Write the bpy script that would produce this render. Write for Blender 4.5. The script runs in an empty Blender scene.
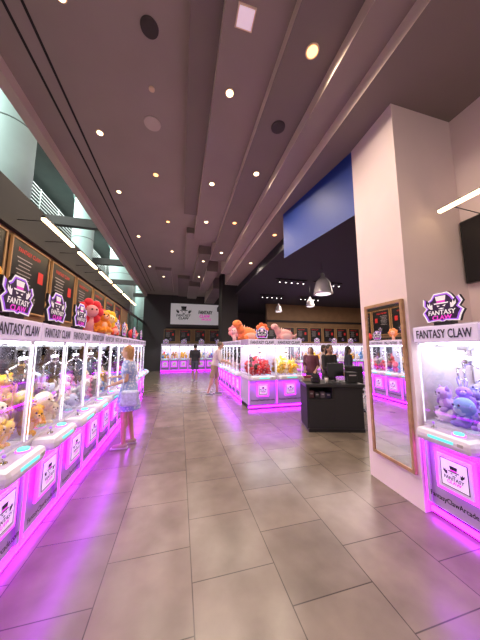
import bpy, bmesh, math, random
from mathutils import Vector, Matrix, Euler
random.seed(7)
S = bpy.context.scene
COL = S.collection

# ---------------- materials ----------------
def mat(name, col, rough=0.5, metal=0.0, emit=None, es=0.0, noise=0.0, nscale=8.0, spec=0.5):
    m = bpy.data.materials.new(name); m.use_nodes = True
    nt = m.node_tree; p = nt.nodes['Principled BSDF']
    p.inputs['Base Color'].default_value = (*col, 1)
    p.inputs['Roughness'].default_value = rough
    p.inputs['Metallic'].default_value = metal
    p.inputs['Specular IOR Level'].default_value = spec
    if emit:
        p.inputs['Emission Color'].default_value = (*emit, 1)
        p.inputs['Emission Strength'].default_value = es
    if noise > 0:
        tc = nt.nodes.new('ShaderNodeTexCoord'); n = nt.nodes.new('ShaderNodeTexNoise')
        n.inputs['Scale'].default_value = nscale; n.inputs['Detail'].default_value = 5
        r = nt.nodes.new('ShaderNodeValToRGB')
        r.color_ramp.elements[0].position = 0.3; r.color_ramp.elements[1].position = 0.7
        r.color_ramp.elements[0].color = (*[c*(1-noise) for c in col], 1)
        r.color_ramp.elements[1].color = (*[min(1, c*(1+noise)) for c in col], 1)
        nt.links.new(tc.outputs['Object'], n.inputs['Vector']); nt.links.new(n.outputs['Fac'], r.inputs['Fac'])
        nt.links.new(r.outputs['Color'], p.inputs['Base Color'])
    return m

def glassmat(name, tint=(1,1,1), base=0.04, top=0.4):
    m = bpy.data.materials.new(name); m.use_nodes = True
    nt = m.node_tree; nt.nodes.clear()
    o = nt.nodes.new('ShaderNodeOutputMaterial'); t = nt.nodes.new('ShaderNodeBsdfTransparent')
    g = nt.nodes.new('ShaderNodeBsdfGlossy'); mx = nt.nodes.new('ShaderNodeMixShader')
    lw = nt.nodes.new('ShaderNodeLayerWeight'); lw.inputs['Blend'].default_value = 0.25
    mr = nt.nodes.new('ShaderNodeMapRange'); mr.inputs['To Min'].default_value = base; mr.inputs['To Max'].default_value = top
    t.inputs['Color'].default_value = (*tint, 1); g.inputs['Roughness'].default_value = 0.03
    nt.links.new(lw.outputs['Fresnel'], mr.inputs['Value']); nt.links.new(mr.outputs[0], mx.inputs['Fac'])
    nt.links.new(t.outputs[0], mx.inputs[1]); nt.links.new(g.outputs[0], mx.inputs[2]); nt.links.new(mx.outputs[0], o.inputs[0])
    return m

def plushmat(name, gain=1.0):
    m = bpy.data.materials.new(name); m.use_nodes = True
    nt = m.node_tree; p = nt.nodes['Principled BSDF']
    oi = nt.nodes.new('ShaderNodeObjectInfo')
    mx = nt.nodes.new('ShaderNodeMix'); mx.data_type = 'RGBA'
    mx.inputs[0].default_value = 0.0 if gain == 1.0 else 0.3
    mx.inputs[7].default_value = (1, 1, 1, 1)
    nt.links.new(oi.outputs['Color'], mx.inputs[6]); nt.links.new(mx.outputs[2], p.inputs['Base Color'])
    p.inputs['Roughness'].default_value = 0.9
    p.inputs['Sheen Weight'].default_value = 0.2
    n = nt.nodes.new('ShaderNodeTexNoise'); n.inputs['Scale'].default_value = 120
    bp = nt.nodes.new('ShaderNodeBump'); bp.inputs['Strength'].default_value = 0.3
    nt.links.new(n.outputs['Fac'], bp.inputs['Height']); nt.links.new(bp.outputs[0], p.inputs['Normal'])
    return m

WHITE = mat('lavender_white_plastic', (0.50,0.40,0.60), 0.3)
WHITE2 = mat('white_panel', (0.76,0.71,0.81), 0.35)
BLACK = mat('black_plastic', (0.010,0.010,0.012), 0.35)
BLACKM = mat('black_matte', (0.013,0.012,0.013), 0.7)
NEON = mat('magenta_neon', (0.6,0.05,0.8), 0.4, emit=(0.54,0.01,1.0), es=14)
NEONP = mat('pink_frame_light', (0.9,0.2,0.9), 0.4, emit=(0.70,0.02,1.0), es=2.2)
LED = mat('white_led', (1,1,1), 0.4, emit=(0.93,0.95,1.0), es=9)
LEDP = mat('white_led_post', (1,1,1), 0.4, emit=(0.93,0.9,1.0), es=1.3)
LEDS = mat('soft_led_panel', (1,1,1), 0.4, emit=(1.0,0.9,0.9), es=1.3)
HEADER = mat('header_lavender_white', (0.68,0.6,0.75), 0.3, emit=(0.8,0.68,1.0), es=0.22)
HINK = mat('header_dark_ink', (0.03,0.02,0.05), 0.4)
CYAN = mat('cyan_button', (0.1,0.5,0.6), 0.3, emit=(0.1,0.85,0.8), es=1.2)
CHROME = mat('chrome', (0.75,0.75,0.78), 0.15, 1.0)
STEEL = mat('brushed_steel', (0.5,0.5,0.52), 0.35, 1.0)
PALEM = mat('silver_enamel', (0.75,0.73,0.72), 0.25, 0.4)
PURPLE = mat('purple_ink', (0.3,0.03,0.5), 0.4, emit=(0.45,0.03,0.7), es=0.4)
VIOLET = mat('violet_ink', (0.4,0.14,0.8), 0.4, emit=(0.35,0.12,0.9), es=0.45)
MAG = mat('magenta_ink', (0.65,0.05,0.5), 0.4, emit=(0.75,0.05,0.6), es=0.5)
DKPUR = mat('dark_purple_ink', (0.03,0.008,0.06), 0.4)
PINK = mat('pink_ink', (0.8,0.05,0.5), 0.4, emit=(0.9,0.05,0.6), es=0.4)
RED = mat('red_ink', (0.5,0.02,0.02), 0.5, emit=(0.8,0.03,0.02), es=0.15)
GREYI = mat('dim_white_ink', (0.45,0.42,0.42), 0.5)
WINK = mat('white_ink', (0.85,0.85,0.85), 0.5, emit=(1,0.95,1), es=0.25)
LAV = mat('pale_case_lining', (0.60,0.54,0.72), 0.5, emit=(0.7,0.6,1.0), es=0.12)  # lining is no lamp; a faint glow is put into its material
GLASS = glassmat('clear_glass', base=0.03, top=0.22)
GLASSG = glassmat('green_tinted_glass', (0.9,0.97,0.94), 0.03, 0.2)
PL1 = plushmat('plush_fur'); PL2 = plushmat('plush_fur_light', 0.5)
EYE = mat('plush_eye_black', (0.01,0.01,0.01), 0.15)
WOOD = mat('oak_frame_wood', (0.42,0.24,0.12), 0.5, noise=0.25, nscale=12)
MIRROR = mat('mirror_silver', (0.9,0.9,0.9), 0.02, 1.0)
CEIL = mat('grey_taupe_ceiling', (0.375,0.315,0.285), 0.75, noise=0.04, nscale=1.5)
CEILM = mat('taupe_soffit_half_shade', (0.335,0.28,0.252), 0.75, noise=0.04, nscale=1.5)  # same taupe ceiling, slight shading put into the colour
CEILD = mat('taupe_soffit_painted_shade', (0.235,0.195,0.175), 0.75, noise=0.04, nscale=1.5)  # same taupe ceiling with deeper shading of the steps put into the colour
CEILE = mat('soffit_edge_painted_light', (0.68,0.56,0.50), 0.7, noise=0.04, nscale=1.5)  # light caught by the vertical step faces is painted into this tone
CEILX = mat('soffit_end_painted_shade', (0.2,0.165,0.15), 0.7, noise=0.04, nscale=1.5)  # shade on the step ends is painted as a darker tone
CEILB = mat('black_ceiling_paint', (0.026,0.025,0.034), 0.8)
BLUEW = mat('bulkhead_painted_blue_light', (0.012,0.045,0.30), 0.5)  # blue light on the bulkhead face, put into its colour
PINKW = mat('pale_lilac_pink_wall_paint', (0.82,0.68,0.67), 0.6, noise=0.02, nscale=3)
GOLDW = mat('warm_tan_wall', (0.22,0.13,0.06), 0.6, noise=0.1, nscale=3)
DARKW = mat('dark_wall', (0.06,0.05,0.055), 0.7)
WARM = mat('warm_led_bar', (1,0.8,0.5), 0.4, emit=(1.0,0.72,0.38), es=8)
WARMD = mat('warm_downlight', (1,0.8,0.5), 0.4, emit=(1.0,0.74,0.42), es=6)
AMBERD = mat('amber_downlight', (1,0.6,0.3), 0.4, emit=(1.0,0.48,0.16), es=3.5)
TRIM = mat('downlight_trim_paint', (0.8,0.62,0.46), 0.5)
CONC = mat('pale_aqua_concrete', (0.50,0.70,0.67), 0.6, noise=0.05, nscale=2)
SEAM = mat('column_seam', (0.2,0.28,0.27), 0.6)
GREENG = mat('grey_green_panel', (0.09,0.105,0.10), 0.5, noise=0.1, nscale=2)
SLABG = mat('grey_balcony_slab', (0.19,0.21,0.20), 0.5, noise=0.1, nscale=2)

# ---------------- bmesh builder ----------------
class B:
    def __init__(s): s.bm = bmesh.new(); s.mats = []
    def mi(s, m):
        if m not in s.mats: s.mats.append(m)
        return s.mats.index(m)
    def _fin(s, geom, m, smooth=False):
        i = s.mi(m)
        fs = set()
        for v in geom:
            for f in v.link_faces: fs.add(f)
        for f in fs: f.material_index = i; f.smooth = smooth
    def box(s, c, d, m, bev=0.0, rot=None):
        r = bmesh.ops.create_cube(s.bm, size=1); vs = r['verts']
        bmesh.ops.scale(s.bm, vec=d, verts=vs)
        if bev > 0:
            es = list({e for v in vs for e in v.link_edges})
            br = bmesh.ops.bevel(s.bm, geom=es, offset=bev, segments=2, profile=0.5, affect='EDGES')
            vs = list({v for f in br['faces'] for v in f.verts} | {v for v in vs if v.is_valid})
        if rot: bmesh.ops.rotate(s.bm, verts=vs, cent=(0,0,0), matrix=Euler(rot).to_matrix())
        bmesh.ops.translate(s.bm, vec=c, verts=vs)
        s._fin(vs, m); return s
    def cyl(s, p0, p1, r0, r1, m, seg=16, smooth=True):
        p0 = Vector(p0); p1 = Vector(p1); d = p1-p0
        r = bmesh.ops.create_cone(s.bm, cap_ends=True, segments=seg, radius1=r0, radius2=r1, depth=d.length)
        vs = r['verts']; q = d.to_track_quat('Z', 'Y')
        bmesh.ops.rotate(s.bm, verts=vs, cent=(0,0,0), matrix=q.to_matrix())
        bmesh.ops.translate(s.bm, vec=(p0+p1)/2, verts=vs)
        s._fin(vs, m, smooth)
        for v in vs:
            for f in v.link_faces:
                if len(f.verts) > 4: f.smooth = False
        return s
    def sph(s, c, rad, m, u=12, v=8, rot=None):
        r = bmesh.ops.create_uvsphere(s.bm, u_segments=u, v_segments=v, radius=1); vs = r['verts']
        if isinstance(rad, (int, float)): rad = (rad,)*3
        bmesh.ops.scale(s.bm, vec=rad, verts=vs)
        if rot: bmesh.ops.rotate(s.bm, verts=vs, cent=(0,0,0), matrix=Euler(rot).to_matrix())
        bmesh.ops.translate(s.bm, vec=c, verts=vs); s._fin(vs, m, True); return s
    def cap(s, p0, r0, p1, r1, m):
        s.cyl(p0, p1, r0, r1, m, 12); s.sph(p0, r0, m, 12, 8); s.sph(p1, r1, m, 12, 8); return s
    def loft(s, rings, m, n=20, close=True):
        loops = []
        for (c, rx, ry) in rings:
            loops.append([s.bm.verts.new((c[0]+rx*math.cos(2*math.pi*i/n), c[1]+ry*math.sin(2*math.pi*i/n), c[2])) for i in range(n)])
        for a, b in zip(loops, loops[1:]):
            for i in range(n):
                s.bm.faces.new((a[i], a[(i+1) % n], b[(i+1) % n], b[i]))
        if close:
            s.bm.faces.new(list(reversed(loops[0]))); s.bm.faces.new(loops[-1])
        s._fin([v for l in loops for v in l], m, True); return s
    def poly(s, pts, m, thick=None):
        vs = [s.bm.verts.new(p) for p in pts]; f = s.bm.faces.new(vs); f.material_index = s.mi(m)
        if thick:
            r = bmesh.ops.extrude_face_region(s.bm, geom=[f])
            nv = [g for g in r['geom'] if isinstance(g, bmesh.types.BMVert)]
            bmesh.ops.translate(s.bm, vec=thick, verts=nv)
            s._fin(nv+vs, m)
            bmesh.ops.recalc_face_normals(s.bm, faces=list({g for v in nv+vs for g in v.link_faces}))
        return s
    def text(s, body, c, width, m, height=None, bold=0.0, ext=0.002, shear=0.0):
        cu = bpy.data.curves.new('t', 'FONT'); cu.body = body; cu.align_x = 'CENTER'; cu.align_y = 'CENTER'
        cu.size = 1; cu.shear = shear; cu.resolution_u = 2
        ob = bpy.data.objects.new('t', cu); COL.objects.link(ob)
        bpy.context.view_layer.update()
        me = bpy.data.meshes.new_from_object(ob.evaluated_get(bpy.context.evaluated_depsgraph_get()))
        xs = [v.co.x for v in me.vertices]; ys = [v.co.y for v in me.vertices]
        w = max(xs)-min(xs); h = max(ys)-min(ys); sx = width/w; sz = (height/h) if height else sx
        cx = (max(xs)+min(xs))/2; cy = (max(ys)+min(ys))/2
        for v in me.vertices:
            v.co = Vector(((v.co.x-cx)*sx, -ext, (v.co.y-cy)*sz)) + Vector(c)
        i = s.mi(m); k = bold*1.2
        offs = [(0,0)] if bold == 0 else [(-k*sx,-k*sz*.5),(k*sx,-k*sz*.5),(-k*sx,k*sz*.5),(k*sx,k*sz*.5)]
        px = pz = 0
        old = set(s.bm.faces)
        for (ox,oz) in offs:
            for v in me.vertices: v.co.x += ox-px; v.co.z += oz-pz; v.co.y -= 0.0001
            px, pz = ox, oz
            s.bm.from_mesh(me)
        for f in s.bm.faces:
            if f not in old: f.material_index = i; f.smooth = False
        bpy.data.objects.remove(ob); bpy.data.curves.remove(cu); bpy.data.meshes.remove(me); return s
    def mesh(s, name):
        me = bpy.data.meshes.new(name); s.bm.to_mesh(me); s.bm.free()
        for m in s.mats: me.materials.append(m)
        return me
    def obj(s, name, parent=None, **k):
        o = bpy.data.objects.new(name, s.mesh(name)); COL.objects.link(o)
        if parent: o.parent = parent
        for a, b in k.items(): o[a] = b
        return o

def root(name, label, category, group=None):
    e = bpy.data.objects.new(name, None); COL.objects.link(e); e.empty_display_size = 0.1
    e['label'] = label; e['category'] = category
    if group: e['group'] = group
    return e

def copy_thing(o, loc=None, rot=None, parent=None, skip=()):
    c = o.copy(); COL.objects.link(c)
    if parent: c.parent = parent
    if loc is not None: c.location = loc
    if rot is not None: c.rotation_euler = (0, 0, rot)
    for ch in o.children:
        if ch.name.split('.')[0] not in skip: copy_thing(ch, parent=c)
    return c

def struct(name, b): return b.obj(name, kind='structure')

# ---------------- structure ----------------
def floor_mat():
    m = bpy.data.materials.new('porcelain_floor_tiles'); m.use_nodes = True
    nt = m.node_tree; p = nt.nodes['Principled BSDF']; L = nt.links.new
    tc = nt.nodes.new('ShaderNodeTexCoord'); sp = nt.nodes.new('ShaderNodeSeparateXYZ'); cb = nt.nodes.new('ShaderNodeCombineXYZ')
    ax = nt.nodes.new('ShaderNodeMath'); ax.operation = 'ADD'; ax.inputs[1].default_value = 6.0-0.127
    ay = nt.nodes.new('ShaderNodeMath'); ay.operation = 'ADD'; ay.inputs[1].default_value = 6.0-0.3
    L(tc.outputs['Object'], sp.inputs[0]); L(sp.outputs['X'], ax.inputs[0]); L(sp.outputs['Y'], ay.inputs[0])
    L(ay.outputs[0], cb.inputs['X']); L(ax.outputs[0], cb.inputs['Y'])
    br = nt.nodes.new('ShaderNodeTexBrick'); br.inputs['Scale'].default_value = 1
    br.inputs['Brick Width'].default_value = 0.6; br.inputs['Row Height'].default_value = 0.6
    br.inputs['Mortar Size'].default_value = 0.004; br.inputs['Mortar Smooth'].default_value = 0.3
    br.inputs['Color1'].default_value = (0.212,0.166,0.130,1); br.inputs['Color2'].default_value = (0.160,0.127,0.101,1)
    br.inputs['Mortar'].default_value = (0.05,0.039,0.032,1)
    L(cb.outputs[0], br.inputs['Vector'])
    n = nt.nodes.new('ShaderNodeTexNoise'); n.inputs['Scale'].default_value = 3.5; n.inputs['Detail'].default_value = 8
    L(tc.outputs['Object'], n.inputs['Vector'])
    mr = nt.nodes.new('ShaderNodeMapRange'); mr.inputs['From Min'].default_value = 0.3; mr.inputs['From Max'].default_value = 0.7
    mr.inputs['To Min'].default_value = 0.78; mr.inputs['To Max'].default_value = 1.15
    L(n.outputs['Fac'], mr.inputs['Value'])
    mx = nt.nodes.new('ShaderNodeVectorMath'); mx.operation = 'SCALE'
    L(br.outputs['Color'], mx.inputs[0]); L(mr.outputs[0], mx.inputs['Scale']); L(mx.outputs[0], p.inputs['Base Color'])
    p.inputs['Roughness'].default_value = 0.25; p.inputs['Specular IOR Level'].default_value = 0.45
    bp = nt.nodes.new('ShaderNodeBump'); bp.inputs['Strength'].default_value = 0.25; bp.inputs['Distance'].default_value = 0.003; bp.invert = True
    L(br.outputs['Fac'], bp.inputs['Height']); L(bp.outputs[0], p.inputs['Normal'])
    return m
FLOOR = floor_mat()
struct('floor', B().box((3.0,9.5,-0.1), (26,31,0.2), FLOOR))

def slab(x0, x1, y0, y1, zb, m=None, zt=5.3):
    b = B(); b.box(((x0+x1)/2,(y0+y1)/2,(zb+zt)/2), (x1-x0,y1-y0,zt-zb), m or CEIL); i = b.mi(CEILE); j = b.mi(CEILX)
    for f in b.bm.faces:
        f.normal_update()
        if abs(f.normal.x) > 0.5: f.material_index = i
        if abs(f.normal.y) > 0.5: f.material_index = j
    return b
b = B()
b.box((0.85,7.0,5.45), (6.5,22,0.3), CEIL)
for x in (-1.95,-1.75):
    b.box((x,6.5,5.297), (0.03,19,0.01), BLACKM)
struct('ceiling', b)
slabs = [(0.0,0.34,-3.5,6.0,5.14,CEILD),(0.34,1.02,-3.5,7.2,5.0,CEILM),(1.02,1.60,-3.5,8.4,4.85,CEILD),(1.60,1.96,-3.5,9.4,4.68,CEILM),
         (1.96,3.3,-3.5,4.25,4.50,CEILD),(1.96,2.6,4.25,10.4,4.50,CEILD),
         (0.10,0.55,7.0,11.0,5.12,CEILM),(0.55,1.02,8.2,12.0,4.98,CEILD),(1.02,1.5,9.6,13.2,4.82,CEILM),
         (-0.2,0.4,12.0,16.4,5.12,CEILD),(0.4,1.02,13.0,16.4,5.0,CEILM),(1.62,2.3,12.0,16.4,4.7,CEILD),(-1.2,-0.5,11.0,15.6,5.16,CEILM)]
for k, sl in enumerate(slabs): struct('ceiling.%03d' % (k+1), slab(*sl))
struct('ceiling.020', B().box((7.8,10.8,4.35), (10.4,12.8,0.3), CEILB))
b = B()
b.poly([(2.40,2.62,3.50),(2.12,4.4,3.50),(13,4.4,3.50),(13,2.62,3.50)], CEILB, (0,0,1.10))
b.bm.faces.ensure_lookup_table()
bi = b.mi(BLUEW)
for f in b.bm.faces:
    f.normal_update()
    if f.normal.x < -0.5: f.material_index = bi
struct('wall_bulkhead', b)

struct('wall_pillar', B().poly([(2.39,2.62,0),(2.36,1.92,0),(3.3,1.92,0),(3.3,2.62,0)], PINKW, (0,0,4.6)))
struct('wall_right', B().box((3.4,-0.55,2.3), (0.2,4.94,4.6), PINKW))
struct('wall_left', B().box((-2.05,4.2,1.5), (0.1,11.0,3.0), GOLDW))
struct('trim_1', B().box((-2.03,4.2,3.24), (0.2,11.0,0.5), BLACKM))
struct('trim_2', B().box((-2.4,7,5.22), (0.16,22,0.2), CEILE))
struct('trim_3', B().box((-1.985,4.2,1.9), (0.03,11.0,0.06), BLACKM))
FR = mat('bronze_window_frame', (0.07,0.065,0.06), 0.5)
b = B()
b.box((-2.4,7,1.6), (0.02,22,3.2), GLASSG)
for i in range(4):
    b.box((-2.4,9.8+i*2.2,1.6), (0.06,0.06,3.2), FR)
b.box((-2.4,7,3.25), (0.08,22,0.1), FR)
struct('window_1', b)
struct('wall_back', B().box((3.0,17.1,2.6), (11.0,0.2,5.4), DARKW))
struct('wall_side_hall_back', B().box((9.0,13.0,2.15), (8.0,0.2,4.3), GOLDW))
struct('trim_4', B().box((9.0,12.86,3.15), (8.0,0.06,0.12), BLACKM))
struct('wall_side_hall_end', B().box((13.0,9,2.15), (0.2,9,4.3), GOLDW))
struct('trim_5', B().box((2.3,16.95,2.95), (6.6,0.06,0.1), BLACKM))
struct('wall_back_panel', B().box((2.3,16.97,2.2), (6.6,0.04,1.4), GOLDW))
struct('wall_black_column', B().box((2.3,11.3,2.65), (0.8,0.8,5.3), BLACKM, 0.02))

# ------- exterior atrium -------
for (x,y,r) in ((-3.7,5.65,0.42),(-4.3,11.2,0.40),(-3.9,16.5,0.75),(-3.3,21.0,0.5)):
    b = B(); b.cyl((x,y,0),(x,y,8.5), r, r, CONC, 40); b.cyl((x,y,8.2),(x,y,8.5), r*1.15, r*1.15, CONC, 32); b.cyl((x,y,0),(x,y,0.25), r*1.08, r*1.08, STEEL, 32)
    for z in (2.2,4.0,6.3): b.cyl((x,y,z),(x,y,z+0.03), r*1.008, r*1.008, SEAM, 40)
    b.obj('column', label='tall pale aqua round column beyond the glazing', category='column', group='atrium columns')
COVE = mat('balcony_cove_light', (1,1,1), 0.5, emit=(0.8,1.0,0.85), es=1.0)
for i, z in enumerate((3.0,5.2,7.2)):
    r = root('balcony','grey-green atrium balcony with steel horizontal railings','balcony','atrium balconies')
    B().box((-7.7,10,z), (3.6,26,0.35), SLABG).obj('slab', r)
    b = B()
    for k in range(6): b.box((-5.95,10,z+0.3+k*0.15), (0.04,26,0.04), SLABG)
    for k in range(18): b.box((-5.95,-2.5+k*1.5,z+0.62), (0.06,0.06,0.95), SLABG)
    b.obj('railing', r)
    B().box((-6.1,10,z-0.195), (0.1,26,0.04), COVE).obj('cove_light', r)
for k in range(4):
    b = B(); b.box((-4.2,8.2+k*3.6,5.6),(3.4,0.18,0.28),FR)
    b.obj('ceiling_beam', label='dark horizontal beam crossing the atrium beside the columns', category='beam', group='atrium beams')
struct('wall_atrium', B().box((-9.8,10,4.2), (0.2,28,8.6), GREENG))
struct('wall_atrium_end', B().box((-6.1,23.5,4.2), (7.4,0.2,8.6), SLABG))
struct('ceiling_atrium', B().box((-6.1,10,8.65), (7.4,28,0.2), GREENG))

# ---------------- claw machine ----------------
def emblem(b, c, s, ink=BLACK, tint=PURPLE, back=None):
    x, y, z = c
    if back:
        pts = [(-.46,-.42),(-.1,-.38),(0,-.44),(.1,-.38),(.46,-.42),(.52,-.24),(.60,-.1),(.48,.02),(.58,.16),(.50,.34),(.38,.26),(.30,.40),(.2,.5),(-.2,.5),(-.30,.34),(-.40,.28),(-.54,.38),(-.56,.16),(-.46,.04),(-.60,-.1),(-.52,-.26)]
        b.poly([(x+p[0]*s, y, z+p[1]*s) for p in pts], back, (0, 0.02, 0))
        b.poly([(x+p[0]*s*0.98, y-0.003, z+p[1]*s*0.98) for p in pts], WINK)
        b.poly([(x+p[0]*s*0.90, y-0.004, z+p[1]*s*0.90) for p in pts], VIOLET)
        b.poly([(x+p[0]*s*0.82, y-0.005, z+p[1]*s*0.82) for p in pts], ink)
        y -= 0.005
    w1 = WINK if back else ink
    b.poly([(x-.19*s,y-.002,z+.14*s),(x+.19*s,y-.002,z+.14*s),(x+.21*s,y-.002,z+.18*s),(x-.21*s,y-.002,z+.18*s)], w1)
    b.poly([(x-.12*s,y-.0022,z+.185*s),(x+.12*s,y-.0022,z+.185*s),(x+.125*s,y-.0022,z+.24*s),(x-.125*s,y-.0022,z+.24*s)], tint)
    b.poly([(x-.125*s,y-.002,z+.245*s),(x+.125*s,y-.002,z+.245*s),(x+.15*s,y-.002,z+.385*s),(x-.15*s,y-.002,z+.385*s)], w1)
    for sg in (-1,1):
        b.poly([(x+sg*.25*s,y-.002,z+.0*s),(x+sg*.31*s,y-.002,z+.0*s),(x+sg*.40*s,y-.002,z+.10*s),(x+sg*.40*s,y-.002,z+.21*s),(x+sg*.355*s,y-.002,z+.13*s),(x+sg*.325*s,y-.002,z+.22*s),(x+sg*.30*s,y-.002,z+.12*s),(x+sg*.25*s,y-.002,z+.16*s),(x+sg*.25*s,y-.002,z+.07*s)], w1)
        b.poly([(x+sg*.03*s,y-.002,z+.08*s),(x+sg*.13*s,y-.002,z+.11*s),(x+sg*.10*s,y-.002,z+.05*s)], w1)
    b.poly([(x-.09*s,y-.002,z+.0*s),(x,y-.002,z+.02*s),(x+.09*s,y-.002,z+.0*s),(x,y-.002,z-.03*s)], w1)
    b.text('FANTASY', (x, y-.003, z-.12*s), .76*s, w1, .14*s, 0.02, shear=0.1)
    b.text('CLAW', (x, y-.003, z-.275*s), .54*s, tint, .13*s, 0.03, shear=0.1)
    return b

def make_machine(w, name='claw_machine', d=0.84):
    r = root(name, 'white claw machine with glass case, lit plush prizes and magenta underglow', 'arcade machine', 'claw machines')
    hw = w/2; fy = -d/2
    b = B()
    b.box((0,0.02,0.43), (w-0.006,d-0.04,0.66), WHITE, 0.012)
    b.box((0,0.03,0.04), (w-0.04,d-0.14,0.08), BLACKM)
    b.box((0,fy+0.008,0.72), (w-0.03,0.03,0.05), WHITE, 0.008)
    b.box((0,0.02,0.80), (w-0.006,d-0.04,0.08), WHITE2, 0.008)
    for sx in (-1,1): b.box((sx*(hw-0.03),fy+0.012,0.43), (0.03,0.02,0.6), WHITE, 0.005)
    b.obj('base_cabinet', r)
    B().box((0,fy+0.05,0.055), (w-0.01,0.03,0.04), NEON).obj('neon_strip', r)
    for sx in (-1,1): B().box((sx*(hw-0.007),fy+0.002,0.42), (0.010,0.008,0.62), NEONP).obj('edge_light', r)
    b = B(); b.box((0,fy-0.055,0.79), (w-0.10,0.19,0.12), WHITE2, 0.045); b.box((0,fy-0.05,0.848), (w-0.2,0.11,0.01), WHITE, 0.004)
    b.obj('control_shelf', r)
    b = B(); b.cyl((-w*0.2,fy-0.055,0.85),(-w*0.2,fy-0.055,0.862),0.024,0.022,CHROME); b.cyl((-w*0.2,fy-0.055,0.86),(-w*0.2,fy-0.055,0.895),0.005,0.005,CHROME,8); b.sph((-w*0.2,fy-0.055,0.90),0.011,VIOLET)
    b.obj('joystick', r)
    b = B(); b.cyl((w*0.16,fy-0.055,0.85),(w*0.16,fy-0.055,0.86),0.046,0.046,NEONP); b.cyl((w*0.16,fy-0.055,0.86),(w*0.16,fy-0.055,0.874),0.038,0.034,CYAN)
    b.obj('push_button', r)
    b = B(); b.box((0,fy-0.1495,0.80), (w*0.36,0.006,0.02), CYAN); b.box((w*0.27,fy-0.149,0.80), (0.04,0.008,0.024), GREYI)
    b.obj('display_strip', r)
    lw = min(0.27, w*0.48)
    b = B(); b.box((0,fy-0.006,0.49), (lw+0.055,0.02,0.345), NEONP, 0.008); b.box((0,fy-0.014,0.49), (lw,0.02,0.29), WHITE2, 0.006)
    b.box((0,fy-0.0245,0.49), (lw*0.80,0.002,lw*0.86), BLACK); b.box((0,fy-0.0255,0.49), (lw*0.75,0.002,lw*0.81), WINK)
    emblem(b, (0,fy-0.028,0.48), lw*0.76, BLACK, MAG)
    b.obj('prize_door', r)
    b = B(); b.text('FantasyClawArcade.com', (0,fy-0.004,0.225), w*0.82, BLACK, 0.055, 0.025); b.obj('website_lettering', r)
    b = B()
    for sx in (-1,1):
        for sy in (-1,1): b.box((sx*(hw-0.009),sy*(d/2-0.034)+0.02,1.24), (0.014,0.018,0.81), WHITE2, 0.003)
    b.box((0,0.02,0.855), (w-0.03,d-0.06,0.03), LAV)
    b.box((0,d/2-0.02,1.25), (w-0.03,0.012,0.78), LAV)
    b.obj('case_frame', r)
    b = B(); b.box((0,fy+0.028,1.24), (w-0.03,0.004,0.80), GLASS)
    for sx in (-1,1): b.box((sx*(hw-0.009),0.02,1.24), (0.003,d-0.08,0.80), GLASS)
    b.obj('glass_case', r)
    b = B()
    b.box((0,0.02,1.73), (w-0.006,d-0.05,0.17), WHITE, 0.01)
    b.box((0,fy+0.012,1.725), (w-0.006,0.03,0.155), HEADER, 0.008)
    b.text('FANTASY CLAW', (0,fy-0.006,1.725), w*0.84, HINK, 0.08, 0.02)
    b.obj('header_sign', r)
    b = B(); b.box((0,0.0,1.638), (w-0.1,d-0.2,0.012), LED)
    for sx in (-1,1): b.box((sx*(hw-0.02),fy+0.036,1.24), (0.004,0.005,0.76), LEDP)
    b.obj('case_light', r)
    b = B(); cx, cy = w*0.02, -0.16
    b.box((0,cy,1.615), (w-0.06,0.03,0.025), STEEL); b.box((cx,cy,1.595), (0.09,0.09,0.05), STEEL, 0.006)
    b.cyl((cx,cy,1.57),(cx,cy,1.50),0.006,0.006,CHROME,8); b.cyl((cx,cy,1.51),(cx,cy,1.43),0.035,0.042,CHROME)
    for k in range(3):
        a = k*2*math.pi/3+0.3; u = Vector((math.cos(a),math.sin(a),0))
        p0 = Vector((cx,cy,1.435))+u*0.035; p1 = Vector((cx,cy,1.39))+u*0.105; p2 = Vector((cx,cy,1.31))+u*0.095; p3 = Vector((cx,cy,1.275))+u*0.04
        b.cyl(p0,p1,0.009,0.009,CHROME,6); b.cyl(p1,p2,0.009,0.008,CHROME,6); b.cyl(p2,p3,0.008,0.005,CHROME,6)
    b.obj('claw', r)
    b = B(); emblem(b, (0,fy+0.03,1.965), 0.31, DKPUR, MAG, BLACK); b.box((0,fy+0.06,1.825), (0.16,0.07,0.03), BLACK)
    b.obj('topper_sign', r)
    return r

M1 = make_machine(0.56)
M2 = make_machine(0.78)
R90 = math.pi/2
machines = []
def place(proto, x, y, rot, w, tier, skip=()):
    machines.append((x,y,rot,w,tier))
    return (proto, (x,y,0), rot, skip)
todo = []
NL = 13
for i in range(NL):
    todo.append(place(M1, -1.13-0.42, 1.46+i*0.56, R90, 0.56, 0 if i < 7 else 1, ('topper_sign',) if i in (4,5,8,10,12) else ()))
for i in range(3):
    todo.append(place(M1, 2.37+0.42, 1.62-i*0.56, -R90, 0.56, 3 if i < 2 else 9))
todo.append(place(M2, 2.14, 6.30, 0, 0.78, 0)); todo.append(place(M2, 2.92, 6.30, 0, 0.78, 0, ('topper_sign',)))
for i in range(7):
    todo.append(place(M1, 1.75+0.42, 7.02+i*0.56, -R90, 0.56, 1 if i < 6 else 2, ('topper_sign',)))
for i in range(7):
    todo.append(place(M1, 2.50+0.42+0.1, 7.02+i*0.56, R90, 0.56, 9, ('topper_sign',)))
for i in range(7):
    todo.append(place(M1, -0.9+i*0.58, 16.4, 0, 0.56, 2, ('topper_sign',) if i % 2 else ()))
for i in range(11):
    todo.append(place(M1, 5.4+i*0.58, 12.35, 0, 0.56, 2, ('topper_sign',) if i % 2 else ()))
used = set()
for p, l, rz, sk in todo:
    if p.name not in used:
        used.add(p.name); p.location = l; p.rotation_euler = (0,0,rz)
    else: copy_thing(p, l, rz, skip=sk)

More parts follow.
